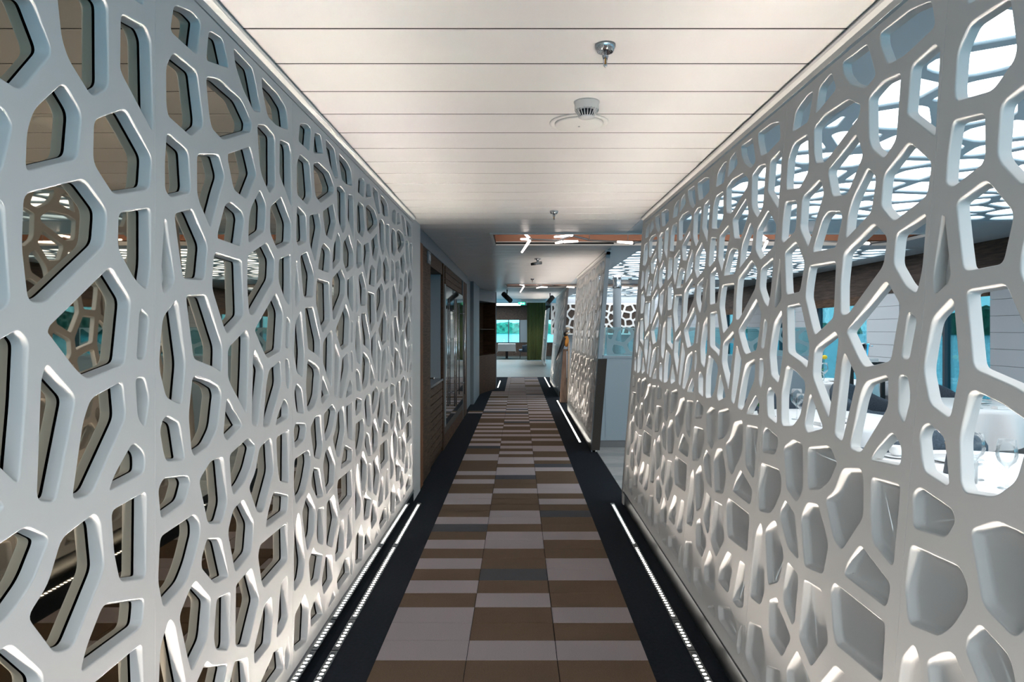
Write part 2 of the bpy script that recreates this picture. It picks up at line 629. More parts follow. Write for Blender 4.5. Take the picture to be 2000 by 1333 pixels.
# ---- restaurant ceiling: plain bands, recessed lighting slots, backlit fields
def slab(y0, y1, x0, x1, z=CEIL, m='ceilgrey'):
    return struct('ceiling', MB().box(x0, x1, y0, y1, z, z + 0.04), m)
struct('ceiling', MB().box(1.046, 1.16, -2.4, 5.9, CEIL - 0.002, CEIL + 0.05).box(1.16, 1.40, -2.4, 5.9, CEIL + 0.012, CEIL + 0.05).box(1.16, 1.19, -2.4, 5.9, CEIL - 0.012, CEIL + 0.012), 'ceilgrey')
slab(7.95, 12.85, 1.046, 1.40)
slab(14.85, 20.9, 1.046, 1.40)
slab(-2.4, 20.9, 4.62, 5.3)
RX1 = 4.1
for ya, yb, ra, rb in ((5.9, 7.95, 6.63, 7.49), (12.85, 14.85, 13.94, 14.82)):
    slab(ya, ra, 1.046, 4.62)
    slab(rb, yb, 1.046, 4.62)
    slab(ra, rb, RX1, 4.62)
    # the slot itself: copper cove walls and a grey lid
    z1 = CEIL + 0.16
    x0 = -0.25
    rc = MB().box(x0 - 0.02, x0, ra, rb, CEIL - 0.012, z1).box(x0, RX1, rb, rb + 0.02, CEIL + 0.03, z1).box(RX1, RX1 + 0.02, ra, rb, CEIL + 0.03, z1).box(x0, RX1, ra - 0.02, ra, CEIL + 0.03, z1)
    rs = struct('ceiling', MB().box(x0 - 0.02, RX1 + 0.02, ra - 0.02, rb + 0.02, z1, z1 + 0.03), 'ceilgrey')
    rc.build('cove_lining', 'copper', rs)
    MB().box(x0 - 0.03, RX1, ra - 0.016, ra + 0.004, CEIL - 0.014, CEIL + 0.03).box(x0 - 0.03, x0, ra, rb, CEIL - 0.014, CEIL + 0.03).box(x0, RX1, rb - 0.004, rb + 0.016, CEIL - 0.014, CEIL + 0.03).build('slot_edge', 'trimw', rs)
    # concealed lamp on the far cove wall
    ld = bpy.data.lights.new('cove_lamp', 'AREA')
    ld.shape = 'RECTANGLE'; ld.size = RX1 - x0 - 0.2; ld.size_y = 0.02; ld.energy = 4
    ld.color = (1.0, 0.80, 0.66)
    lo = bpy.data.objects.new('cove_lamp', ld)
    COL.objects.link(lo)
    lo.location = ((x0 + RX1) / 2, ra + 0.03, CEIL + 0.10)
    lo.rotation_euler = (math.radians(90), 0, 0)
    lo.parent = rs

# ---- right-hand outer wall: dark wood band, siding piers, tinted windows
wr = struct('wall_right', MB().box(4.95, 5.12, -2.4, 20.9, 1.93, CEIL), 'soffit')
struct('wall_right', MB().box(5.0, 5.12, -2.4, 20.9, -0.1, 0.55), 'siding')
PIER = [(-1.16, -0.36), (1.37, 2.17), (3.90, 4.70), (6.40, 7.18), (8.92, 9.73), (11.45, 12.26), (13.98, 14.8), (16.5, 17.3), (19.0, 20.9)]
for a, b in PIER:
    p = struct('wall_right', MB().box(5.0, 5.10, a, b, 0.55, 1.93), 'black')
    for i in range(8):
        z = 0.55 + i * 0.1725
        MB().box(4.965, 5.0, a - 0.01, b + 0.01, z + 0.004, z + 0.1725).build('siding_board', 'siding', p)
wi = 0
for (a, b), (c, d) in zip(PIER[:-1], PIER[1:]):
    wi += 1
    wo = struct('window_%d' % wi, MB().box(5.045, 5.055, b, c, 0.55, 1.93), 'wglass')
    fr = MB()
    mid = (b + c) / 2
    for y in (b + 0.02, mid, c - 0.02):
        fr.box(5.01, 5.08, y - 0.022, y + 0.022, 0.55, 1.93)
    fr.box(5.01, 5.08, b, c, 0.55, 0.60).box(5.01, 5.08, b, c, 1.89, 1.93)
    fr.build('window_frame', 'framed', wo)
    MB().box(4.955, 4.99, b + 0.02, c - 0.02, 1.80, 1.93).build('rolled_blind', 'veneer', wo)

# ---- restaurant end wall with siding
we = struct('wall_back', MB().box(1.25, 5.1, 20.5, 20.6, -0.1, CEIL), 'black')
for i in range(13):
    MB().box(1.25, 5.0, 20.46, 20.5, i * 0.1832 + 0.004, (i + 1) * 0.1832).build('siding_board', 'siding', we)

# ---- left wall beyond the screens
struct('wall_left', MB().box(-1.02, -0.882, 5.66, 6.12, 0.0, CEIL), 'trimw')
struct('wall_left', MB().box(-1.40, -0.898, 6.12, 11.90, 2.2365, CEIL - 0.008), 'greywall')
struct('wall_left', MB().box(-1.45, -1.40, 6.12, 13.2, 0, CEIL), 'greywall')
struct('trim_5', MB().box(-1.4, -0.915, 6.12, 11.88, CEIL - 0.010, CEIL), 'black')
struct('wall_left', MB().box(-1.40, -0.935, 11.91, 13.2, 0, CEIL), 'greywall')
struct('wall_left', MB().box(-1.30, -0.87, 13.2, 15.1, 0, CEIL), 'greywall')

# ================================================================ lattice screens
CELLS = {
'A1':[(89,2147),(180,2173),(240,2169),(215,2064),(69,2068)],
'A2':[(283,2167),(375,2183),(422,2108),(266,2071)],
'A3':[(445,2186),(603,2181),(621,2156),(676,2057),(612,2039),(522,2083),(463,2137)],
'A4':[(673,2181),(828,2178),(925,2155),(952,2075),(817,2056),(733,2063),(683,2139)],
'A5':[(87,2026),(218,2025),(251,1900),(245,1877),(186,1834),(60,1853),(51,1881),(50,1976)],
'A6':[(264,2030),(343,2054),(512,2048),(597,1999),(590,1965),(379,1879),(301,1894),(284,1931)],
'B1':[(54,1815),(168,1797),(180,1699),(171,1681),(73,1651),(45,1666),(44,1736)],
'B2':[(212,1801),(351,1836),(392,1776),(360,1725),(298,1604),(226,1670),(213,1694)],
'B3':[(410,1852),(581,1921),(637,1840),(554,1737),(451,1750),(408,1833)],
'B4':[(637,2008),(712,2030),(809,2018),(811,1834),(753,1795),(678,1846),(659,1878)],
'B5':[(852,2019),(955,2033),(979,2011),(988,1788),(861,1880),(850,1893)],
'B7':[(390,1696),(431,1713),(520,1696),(535,1673),(508,1581),(339,1585),(340,1604)],
'B8':[(666,1800),(722,1756),(710,1658),(563,1598),(567,1675),(585,1720)],
'B9':[(872,1816),(982,1734),(973,1652),(828,1610),(755,1664),(758,1755)],
'B10':[(89,1618),(189,1649),(281,1560),(260,1457),(136,1452),(117,1514)],
'B11':[(42,1598),(54,1593),(95,1452),(87,1433),(36,1403),(26,1455)],
'C1':[(318,1547),(516,1543),(530,1363),(405,1306),(382,1328),(304,1438),(306,1481)],
'C2':[(727,1628),(806,1576),(797,1499),(617,1369),(570,1369),(554,1467),(559,1563)],
'C3':[(977,1614),(977,1475),(961,1410),(907,1435),(841,1498),(844,1580)],
'C5':[(149,1414),(271,1422),(374,1274),(368,1193),(318,1213),(193,1242)],
'C8':[(817,1461),(895,1390),(870,1243),(738,1219),(702,1241),(619,1317),(626,1331)],
'C9':[(934,1373),(972,1355),(952,1249),(913,1252),(925,1359)],
'C6':[(101,1400),(114,1389),(152,1235),(132,1125),(51,1152),(16,1231),(25,1301),(35,1354)],
'C7':[(547,1325),(574,1302),(567,1191),(550,1048),(425,1159),(410,1181),(408,1258),(425,1275)],
'D1':[(617,1263),(704,1190),(645,994),(591,1010),(603,1231)],
'D2':[(863,1212),(875,1126),(753,983),(688,987),(722,1137),(748,1184)],
'D3':[(909,1215),(952,1214),(972,1159),(952,1089),(919,1118)],
'D4':[(204,1201),(288,1182),(353,1158),(368,1133),(343,1036),(288,992),(198,980),(181,999),(165,1095),(186,1192)],
'D5':[(410,1120),(523,1019),(405,986),(377,1010),(397,1108)],
'D6':[(901,1071),(951,1038),(951,987),(806,975),(828,1009)],
'D7':[(55,1112),(120,1087),(147,988),(136,980),(52,994),(37,1022),(21,1076),(32,1101)],
'D8':[(567,977),(630,936),(585,869),(529,831),(449,812),(433,848),(419,946)],
'D9':[(761,947),(782,924),(797,820),(693,697),(640,711),(567,812),(621,851),(659,926)],
'D10':[(959,947),(955,738),(850,768),(828,839),(817,936)],
'D11':[(298,953),(382,949),(410,805),(371,750),(278,775),(223,912)],
'D12':[(40,960),(162,940),(178,917),(151,870),(26,856),(13,938)],
'E1':[(201,829),(232,799),(235,763),(195,697),(151,656),(38,635),(12,713),(22,820)],
'E2':[(527,788),(614,689),(594,593),(463,571),(408,715),(447,774)],
'E3':[(790,748),(951,698),(939,633),(712,636),(733,682)],
'E4':[(939,599),(947,450),(702,434),(678,464),(645,566),(664,598)],
'E5':[(281,738),(363,714),(421,576),(325,588),(239,665),(239,694),(268,733)],
'E6':[(594,549),(661,418),(563,299),(463,345),(467,534),(495,539)],
'E7':[(203,650),(301,559),(278,454),(183,405),(162,452),(114,586),(165,630)],
'F1':[(430,532),(425,377),(408,359),(329,397),(315,437),(332,547)],
'F2':[(940,400),(951,231),(884,208),(817,208),(844,311),(867,396)],
'F3':[(771,385),(787,312),(763,215),(612,214),(612,271),(707,381)],
'G1':[(66,605),(95,576),(159,376),(129,312),(17,300),(13,426),(23,551)],
'G2':[(270,401),(307,367),(411,322),(352,227),(228,242),(201,362),(236,382)],
'G3':[(459,305),(564,269),(577,148),(419,134),(387,207),(441,281)],
'G4':[(787,177),(883,155),(901,62),(663,61),(635,119),(772,165)],
'G5':[(950,173),(967,79),(940,34),(907,59),(912,121)],
'G7':[(153,250),(207,175),(184,36),(31,65),(12,85),(25,213),(98,230)],
'G8':[(347,184),(415,52),(231,71),(225,144)],
'G9':[(583,101),(620,50),(496,47),(504,61),(549,79)]
}
names = list(CELLS)
HOLES = []
for n in names:
    HOLES.append(rounded([(x / 1000, y / 1000) for x, y in CELLS[n]], 0.020, 4))
PROF = [(-0.0005, 0.0013), (-0.0014, 0.0024), (-0.0028, 0.0032), (-0.0046, 0.0036), (-0.0056, 0.0038), (-PT, 0.0078)]
CPROF = [(-0.0006, 0.0016), (-0.0018, 0.0030), (-0.0036, 0.0042), (-0.0060, 0.0050), (-0.0072, 0.0054), (-0.0170, 0.0095), (-0.0182, 0.0102), (-0.0205, 0.0125), (-0.0218, 0.0160), (-0.0222, 0.0200)]
SHUT = {i for i, n in enumerate(names) if n in ('D8', 'D9', 'D10', 'D11', 'D12') or n[0] in 'EFG'}
lat_open = pierced('lattice_panel', PW - 0.0006, PH, HOLES, PROF, PT, edge=0.0008)
lat_half = pierced('lattice_panel', PW - 0.0006, PH, HOLES, PROF, PT, SHUT, CPROF, edge=0.0008)
lat_open.materials.append(M['lacquer'])
lat_half.materials.append(M['lacquer'])
ORD = ['first', 'second', 'third', 'fourth', 'fifth', 'sixth']
def place_left(y, label):
    o = obj('lattice_panel', lat_open)
    o.matrix_world = Matrix(((0, 0, 1, XL), (1, 0, 0, y + 0.0003), (0, 1, 0, 0.1185), (0, 0, 0, 1)))
    tag(o, label, 'screen panel', 'lattice panels over the mirror')
def place_right(yfar, label, group, x0=XR0):
    s, c = math.sin(LEAN), math.cos(LEAN)
    o = obj('lattice_panel', lat_half)
    o.matrix_world = Matrix(((0, s, -c, x0), (-1, 0, 0, yfar - 0.0003), (0, c, s, 0.1185), (0, 0, 0, 1)))
    tag(o, label, 'screen panel', group)
for i in range(6):
    y = Y0 + PW * (i - 2)
    lab = 'white openwork lattice panel on the mirrored left wall, ' + ('just behind the camera' if i == 0 else ORD[i - 1] + ' from the camera')
    place_left(y, lab)
for i in range(6):
    y = Y0 + PW * (i - 1)
    lab = 'white leaning lattice panel, closed below, right side of corridor, ' + ('just behind the camera' if i == 0 else ORD[i - 1] + ' from the camera')
    place_right(y, lab, 'leaning lattice panels of the near right screen')
for i in range(4):
    place_right(8.14 + PW * (i + 1), 'white leaning lattice panel beside the blue-white counter, %s from its near end' % ORD[i], 'leaning lattice panels beyond the counter')
for i in range(4):
    place_right(14.82 + PW * (i + 1), 'small far white lattice panel past the bird figure, %s from its near end' % ORD[i], 'leaning lattice panels past the bird figure')
for i in range(4):
    place_right(27.0 + PW * (i + 1), 'tiny distant white lattice panel beside the green curtain, %s from its near end' % ORD[i], 'distant lattice panels by the curtain', 1.03)
def end_post(y0, y1, label, x0=XR0, m='steel'):
    s = math.sin(LEAN)
    b = MB()
    p = [(x0 - 0.002, 0.0), (x0 - 0.002, 0.118), (x0 - 0.002 + 2.25 * math.tan(LEAN), 2.366), (x0 + 0.045 + 2.25 * math.tan(LEAN), 2.366), (x0 + 0.045, 0.118), (x0 + 0.045, 0.0)]
    b.prism(p, y1, 'y', y0)
    o = tag(b.build('screen_end_post', m), label, 'post', 'end posts of the lattice screens')
    if m == 'counter':
        k = math.tan(LEAN)
        MB().prism([(x0 - 0.004, 0.02), (x0 - 0.004 + 0.98 * k, 1.10), (x0 + 0.105 + 0.98 * k, 1.10), (x0 + 0.095, 0.02)], y0, 'y', y0 - 0.006).build('dark_cladding', 'cladding', o)
end_post(5.616, 5.69, 'white post closing the far end of the near right screen', m='trimw')
end_post(8.06, 8.138, 'grey post at the near end of the screen by the counter', m='counter')
end_post(14.74, 14.818, 'grey post at the near end of the screen past the bird figure', m='cgrey2')
for ya, yb, x0, nm in ((8.06, 12.13, XR0, 'baseboard_right'), (14.74, 18.81, XR0, 'baseboard_right'), (27.0, 31.0, 1.03, 'baseboard_right')):
    struct(nm, MB().box(x0 + 0.006, x0 + 0.06, ya, yb, 0.0, 0.112), 'kickr')
cornice('trim_6', XR0 + PH * math.sin(LEAN), -1, 8.06, 12.13)
cornice('trim_7', XR0 + PH * math.sin(LEAN), -1, 14.74, 18.81)

# ================================================================ floor light strips
def hexlens():
    b = MB()
    n = 10
    vs = [(0.0092 * math.cos(2 * math.pi * k / n), 0.0088 * math.sin(2 * math.pi * k / n), 0.0) for k in range(n)] + [(0, 0, 0.0012)]
    b._add(vs, [(k, (k + 1) % n, n) for k in range(n)])
    me = b.mesh('led')
    me.materials.append(M['led'])
    return me
ledme = hexlens()
def strip_lamp(parent, L, e, x=0):
    ld = bpy.data.lights.new('strip_lamp', 'AREA')
    ld.shape = 'RECTANGLE'
    ld.size = 0.018; ld.size_y = L
    ld.energy = e
    ld.spread = math.radians(46)
    ld.color = (1.0, 0.89, 0.79)
    o = bpy.data.objects.new('strip_lamp', ld)
    COL.objects.link(o)
    o.location = (0, L / 2, 0.0075)
    o.rotation_euler = (math.radians(180), math.radians(4.0 if parent.location.x < 0 else -1.5), 0)
    o.parent = parent
def led_strip(x, y0, y1, label, leds=True, group='floor light strips', power=1.0):
    t = thing('floor_light_strip', label, 'light strip', (x, y0, 0), 0, group)
    L = y1 - y0
    b = MB().box(-0.016, -0.0125, 0, L, 0, 0.0062).box(0.0125, 0.016, 0, L, 0, 0.0062).box(-0.0125, 0.0125, 0, 0.012, 0, 0.0062).box(-0.0125, 0.0125, L - 0.012, L, 0, 0.0062)
    b.build('frame', 'steel', t)
    MB().box(-0.0125, 0.0125, 0.012, L - 0.012, 0.0, 0.0045).build('bed', 'cgrey2', t)
    if leds:
        n = int((L - 0.05) / 0.0322)
        a = (L - n * 0.0322) / 2 + 0.0161
        for k in range(n):
            o = obj('led', ledme, None, t)
            o.location = (0, a + k * 0.0322, 0.005)
    else:
        MB().box(-0.010, 0.010, 0.02, L - 0.02, 0.0045, 0.0062).build('diffuser', 'led', t)
    strip_lamp(t, L - 0.04, LED_LAMP * L * power)
MODS = [(4.545, 5.65, 'the farthest length of it'), (3.385, 4.535, 'long length before the farthest'), (3.06, 3.375, 'the one short length'), (1.90, 3.05, 'the length running out of the picture')]
for a, b, t in MODS:
    led_strip(-0.822, a, b, 'floor light strip of round lamps along the mirrored wall, ' + t)
    led_strip(0.775, a, b, 'floor light strip of round lamps along the leaning right screen, ' + t)
for x, s in ((-0.822, 'mirrored wall'), (0.775, 'leaning right screen')):
    led_strip(x, 0.74, 1.89, 'floor light strip by the camera along the ' + s, False)
led_strip(0.785, 8.72, 9.78, 'floor light strip beside the counter, nearest length', False)
led_strip(0.785, 9.80, 13.9, 'thin lit floor strip along the screen beyond the counter', False)
led_strip(0.785, 17.2, 20.7, 'thin lit floor strip along the screen past the bird figure', False)
led_strip(-0.52, 17.0, 19.3, 'short lit floor strip at the foot of the walnut niche', False, power=0.35)

# ================================================================ ceiling fittings
def sprinkler(x, y, label):
    t = thing('sprinkler_head', label, 'sprinkler', (x, y, CEIL), 0, 'chrome sprinkler heads')
    MB().lathe([(0.034, 0.0), (0.034, -0.006), (0.026, -0.024), (0.024, -0.024), (0.012, -0.010), (0.008, -0.010)], n=24).build('escutcheon', 'chrome', t)
    MB().lathe([(0.0085, -0.008), (0.0085, -0.034), (0.011, -0.036), (0.011, -0.040), (0.0075, -0.042), (0.0075, -0.044)], n=12).build('nozzle', 'chrome', t)
    MB().bar((-0.0065, 0, -0.042), (-0.0045, 0, -0.066), 0.0016, n=6).bar((0.0065, 0, -0.042), (0.0045, 0, -0.066), 0.0016, n=6).lathe([(0.0065, -0.066), (0.0075, -0.069), (0.003, -0.073)], n=10).build('yoke', 'chrome', t)
    MB().lathe([(0.0005, -0.044), (0.0028, -0.046), (0.0028, -0.062), (0.0005, -0.065)], n=8).build('bulb', 'amber', t)
sprinkler(0.286, 2.254, 'chrome sprinkler head on the ceiling nearest the camera')
sprinkler(0.279, 5.39, 'chrome sprinkler head where the bright ceiling ends')
sprinkler(0.25, 12.5, 'small far sprinkler head before the second lighting slot')
t = thing('air_vent', 'round white air vent disc on the plank ceiling', 'vent', (0.274, 3.10, CEIL))
MB().lathe([(0.134, 0.0), (0.134, -0.004), (0.128, -0.008), (0.116, -0.006), (0.112, -0.001)], n=40).build('rim', 'plastic', t)
MB().lathe([(0.109, 0.0), (0.109, -0.009), (0.104, -0.013), (0.004, -0.017), (0.0, -0.017)], n=40).build('disc', 'plastic', t)
MB().lathe([(0.005, -0.016), (0.005, -0.019), (0.0, -0.020)], n=8).build('screw', 'steel', t)
t = thing('smoke_detector', 'white slatted smoke detector beside the round vent', 'detector', (0.281, 2.82, CEIL))
MB().lathe([(0.053, 0.0), (0.053, -0.004), (0.050, -0.006), (0.050, -0.030), (0.046, -0.034)], n=28).build('base', 'plastic', t)
MB().lathe([(0.030, -0.034), (0.028, -0.058), (0.0, -0.060)], n=20).build('core', 'black', t)
for k in range(20):
    a = 2 * math.pi * k / 20
    c, s = math.cos(a), math.sin(a)
    MB().bar((0.049 * c, 0.049 * s, -0.033), (0.030 * c, 0.030 * s, -0.062), 0.0022, n=4).build('slat', 'plastic', t)
MB().lathe([(0.031, -0.060), (0.033, -0.064), (0.0, -0.067)], n=20).build('cap', 'plastic', t)
t = thing('ceiling_camera', 'small chrome surveillance camera on the ceiling past the first lighting slot', 'camera', (0.25, 8.97, CEIL))
MB().lathe([(0.045, 0), (0.045, -0.012), (0.02, -0.018), (0.012, -0.05)], n=16).build('mount', 'chrome', t)
MB().bar((-0.06, -0.02, -0.075), (0.05, 0.02, -0.055), 0.022, n=10).build('body', 'steel', t)
MB().bar((-0.085, -0.03, -0.080), (-0.06, -0.02, -0.075), 0.018, n=10).build('lens', 'black', t)
for x, y, dx, dy, lab in ((-0.27, 15.9, 0.12, -0.25, 'black spotlight on the far ceiling beside the walnut niche'), (0.80, 17.4, -0.10, -0.15, 'black spotlight on the far ceiling beside the far lattice screen')):
    t = thing('ceiling_spotlight', lab, 'spotlight', (x, y, CEIL), 0, 'black spotlights on the far ceiling')
    MB().bar((0, 0, 0), (0, 0, -0.10), 0.012).build('stem', 'black', t)
    MB().bar((-dx * 0.7, -dy * 0.2, -0.10), (dx * 0.7, dy * 0.7, -0.27), 0.060, 0.055, n=14).build('barrel', 'black', t)

# ---- branching pendant lights in the two slots
def at(px, py, y):
    return Vector(((px - 1013) * y / 1333.33, y, 1.44 + (645 - py) * y / 1333.33))
def pendant(ox, yc, label):
    t = thing('branch_pendant', label, 'light', (ox, yc, CEIL), 0, 'branching pendant lights')
    def P(px, py, dy=0.0):
        q = at(px, py, 7.05)
        return Vector((q.x, dy, q.z - CEIL))
    nodes = [P(1036, 469, -0.05), P(1118, 458, 0.1), P(1097, 476, -0.15), P(1236, 476, -0.05)]
    for a, bq in ((nodes[0], P(1090, 470, 0.0)), (P(1090, 470, 0.0), nodes[1]), (nodes[1], P(1152, 463, 0.2)), (nodes[3], P(1300, 466, 0.1)), (P(1150, 464, 0.2), nodes[3])):
        MB().bar(a, bq, 0.008, 0.012, n=6, smooth=False).build('arm', 'arm', t)
    for q in nodes:
        MB().blob(q, 0.02, 0.02, 0.02, 10, 6).build('joint', 'arm', t)
    tubes = [(nodes[0], P(1020, 451, 0.02)), (nodes[0], P(1019, 496, -0.12)), (nodes[0], P(1018, 461, 0.25)), (nodes[1], P(1083, 463, 0.0)), (nodes[1], P(1116, 451, -0.2)),
             (nodes[2], P(1083, 481, -0.25)), (nodes[2], P(1125, 477, -0.22)), (nodes[3], P(1203, 475, -0.1))]
    for a, bq in tubes:
        d = (bq - a).normalized()
        MB().bar(a + d * 0.015, bq, 0.015, 0.010, n=8).build('light_tube', 'tube', t)
    for px in (1087, 1152, 1228):
        q = P(px, 468, 0.05)
        MB().bar((q.x, q.y, q.z), (q.x, q.y, 0.16), 0.003, n=6).build('hanger_rod', 'steel', t)
    return t
p1 = pendant(0, 7.05, 'branching pendant of lit tubes in the nearer lighting slot above the carpet')
dup(p1, (2.45, 7.10, CEIL), 0, 'branching pendant of lit tubes in the nearer slot, nearest the windows')
dup(p1, (0.0, 14.35, CEIL), 0, 'branching pendant of lit tubes in the farther lighting slot above the carpet')
dup(p1, (1.7, 14.4, CEIL), 0, 'branching pendant of lit tubes in the farther slot, beside the grey column')

# ---- backlit lattice fields of the restaurant ceiling
def backlit(y0, y1, seed, label):
    x0, x1 = 1.40, 4.62
    t = thing('backlit_ceiling_field', label, 'ceiling light', ((x0 + x1) / 2, (y0 + y1) / 2, CEIL), 0, 'backlit ceiling fields')
    W, H = x1 - x0, y1 - y0
    cells = [rounded(c, 0.05, 2) for c in voronoi(W, H, 0.34, 0.30, 0.055, seed, 0.03)]
    me = pierced('lattice', W, H, cells, [(-0.012, 0.001)], 0.012, back=False)
    o = obj('lattice', me, 'lat2', t)
    o.matrix_world = Matrix(((1, 0, 0, -W / 2), (0, -1, 0, H / 2), (0, 0, -1, 0.004), (0, 0, 0, 1)))
    MB().box(-W / 2, W / 2, -H / 2, H / 2, 0.055, 0.075).build('diffuser', 'backlit', t)
    MB().box(-W / 2, -W / 2 + 0.01, -H / 2, H / 2, 0.016, 0.055).box(W / 2 - 0.01, W / 2, -H / 2, H / 2, 0.016, 0.055).box(-W / 2, W / 2, -H / 2, -H / 2 + 0.01, 0.016, 0.055).box(-W / 2, W / 2, H / 2 - 0.01, H / 2, 0.016, 0.055).build('tray', 'lat2', t)
backlit(-1.0, 5.9, 11, 'backlit cell-patterned ceiling field behind the near right screen')
backlit(7.95, 12.85, 12, 'backlit cell-patterned ceiling field above the grey column')
backlit(14.85, 19.6, 13, 'farthest backlit cell-patterned ceiling field')

# ================================================================ joinery of the left wall
t = thing('veneer_wall_unit', 'grey oak veneer wall panel with reddish edge beside the mirrored wall', 'wall panel', (-0.90, 6.12, 0))
MB().box(-0.10, 0.012, 0.0, 0.22, 0, 2.235).build('edge_strip', 'edge', t)
MB().box(-0.10, 0.0, 0.22, 0.85, 0, 2.235).build('panel', 'veneer', t)
MB().lathe([(0.006, 0), (0.006, 0.03), (0.014, 0.034), (0.014, 0.046), (0.0, 0.05)], n=12).build('knob', 'chrome', t).matrix_local = Matrix.Translation((0.0, 0.80, 0.95)) @ Matrix.Rotation(math.radians(90), 4, 'Y')
t = thing('wall_plate', 'small grey signal plate high on the veneer panel', 'wall plate', (-0.90, 6.70, 2.10))
MB().box(0, 0.012, 0, 0.20, 0, 0.12).build('plate', 'greywall', t)
MB().box(0.012, 0.016, 0.02, 0.18, 0.03, 0.09).build('cover', 'counter', t)
t = thing('serving_alcove', 'wood-lined serving alcove with grey stone ledge in the left wall', 'alcove', (-0.90, 6.97, 0))
MB().box(-0.45, -0.02, 0.0, 1.30, 0, 0.84).build('base_cabinet', 'walnut', t)
for i in range(9):
    MB().box(-0.02, -0.006, 0.02, 1.14, 0.06 + i * 0.086, 0.135 + i * 0.086).build('slat', 'veneer', t)
MB().box(-0.45, 0.004, 0.0, 1.14, 0.84, 0.865).build('ledge', 'stone', t)
MB().box(-0.45, -0.40, 0.0, 1.30, 0.865, 2.235).build('back_board', 'greywall', t)
MB().box(-0.40, -0.03, 1.14, 1.17, 0.865, 2.10).build('side_board', 'greywall', t)
MB().box(-0.40, 0.0, 1.17, 1.30, 0.0, 2.235).build('jamb', 'walnut', t)
MB().box(-0.40, -0.01, 0.0, 1.17, 2.10, 2.235).build('head_board', 'walnut', t)
t = thing('display_cabinet', 'tall display cabinet with glass doors and long bar handles on the left wall', 'cabinet', (-0.90, 8.27, 0))
MB().box(-0.30, -0.02, 0.0, 3.58, 0.0, 2.235).build('carcass', 'walnut', t)
MB().box(-0.02, 0.0, 0.0, 2.75, 0.0, 0.16).build('plinth', 'veneer', t)
MB().box(-0.02, -0.004, 0.0, 2.75, 0.16, 0.26).build('shadow_gap', 'black', t)
MB().box(-0.02, 0.006, 0.0, 0.14, 0.26, 2.0).build('steel_stile', 'greywall', t)
for i in range(3):
    MB().box(-0.02, 0.0, 0.12, 2.45, 2.00 + i * 0.079, 2.072 + i * 0.079).build('louvre', 'veneer', t)
for i in range(3):
    y = 0.15 + i * 0.86
    d = MB().box(-0.015, 0.0, y, y + 0.85, 0.26, 1.99).build('glass_door', 'bglass', t)
    hy = y + (0.08 if i % 2 else 0.70)
    MB().bar((0.045, hy, 0.42), (0.045, hy, 1.86), 0.010, n=10).bar((0.0, hy, 0.6), (0.045, hy, 0.6), 0.007, n=8).bar((0.0, hy, 1.7), (0.045, hy, 1.7), 0.007, n=8).build('bar_handle', 'chrome', d)
MB().box(-0.02, 0.002, 2.76, 2.80, 0.0, 2.235).build('metal_edge', 'greywall', t)
MB().box(-0.02, -0.002, 2.82, 3.10, 0.0, 2.235).build('dark_jamb', 'walnut', t)
MB().box(-0.02, 0.0, 3.10, 3.58, 0.0, 2.235).build('end_panel', 'veneer', t)
# walnut niche at an angle
ang = math.atan2(-0.336, 1.5)
t = thing('walnut_display_niche', 'angled walnut display niche with dark upper opening at the carpet bend', 'cabinet', (-0.90, 15.2, 0), ang)
Ln = 1.54
MB().box(-0.35, 0.0, 0, Ln, 0.0, 0.86).build('base_panel', 'niche', t)
MB().box(-0.35, -0.30, 0, Ln, 0.86, 2.10).build('back_board', 'walnut', t)
MB().box(-0.30, 0.0, 0.0, 0.05, 0.86, 2.10).build('side_board', 'edge', t)
MB().box(-0.30, 0.0, Ln - 0.04, Ln, 0.86, 2.10).build('side_board', 'walnut', t)
MB().box(-0.35, 0.0, 0, Ln, 2.10, 2.371).build('head_panel', 'greywall', t)
MB().box(-0.29, -0.02, 0.06, Ln - 0.05, 1.45, 1.465).build('shelf', 'walnut', t)
MB().box(-0.02, 0.012, -0.04, 0.0, 0.0, 2.371).build('steel_edge', 'counter', t)
tag(MB().box(-0.60, -0.545, 16.75, 16.84, 0, 2.371).build('door_post', 'greywall'), 'grey steel post at the end of the walnut niche', 'post')
struct('wall_left', MB().box(-3.0, -0.62, 16.86, 17.0, 0, CEIL).box(-1.30, -1.22, 15.1, 16.86, 0, CEIL), 'greywall')

# ================================================================ counter with glass screen
t = thing('service_counter', 'pale blue-white service counter across the side passage', 'counter', (0.96, 8.35, 0))
MB().prism([(0.006, 0.09), (0.082, 1.10), (2.64, 1.10), (2.64, 0.09)], 0.5, 'y', 0.0).build('body', 'counter', t)
MB().prism([(0.0, 0.0), (0.006, 0.09), (2.64, 0.09), (2.64, 0.0)], 0.48, 'y', 0.012).build('kickboard', 'cgrey2', t)
MB().prism([(0.074, 1.10), (0.076, 1.128), (2.66, 1.128), (2.66, 1.10)], 0.52, 'y', -0.015).build('worktop', 'counter', t)
for i in range(3):
    x = 0.10 + i * 0.85
    MB().box(x, x + 0.82, -0.008, 0.0, 0.13, 1.07).build('front_panel', 'counter', t)
t = thing('glass_screen', 'teal glass screen with pale cell pattern on top of the counter', 'glass screen', (1.045, 8.36, 1.128))
MB().prism([(0.0, 0.0), (0.028, 0.345), (2.55, 0.345), (2.55, 0.0)], 0.012, 'y', 0.0).build('pane', 'tglass', t)
MB().prism([(0.0, 0.0), (0.008, 0.0), (0.036, 0.345), (0.028, 0.345)], 0.45, 'y', 0.013).build('side_pane', 'tglass', t)
cells = [rounded(c, 0.02, 2) for c in voronoi(2.50, 0.335, 0.23, 0.17, 0.045, 5, 0.012, 0.28)]
me = pierced('cell_film', 2.50, 0.335, cells, [(-0.003, 0.0005)], 0.003)
o = obj('cell_film', me, 'frost', t)
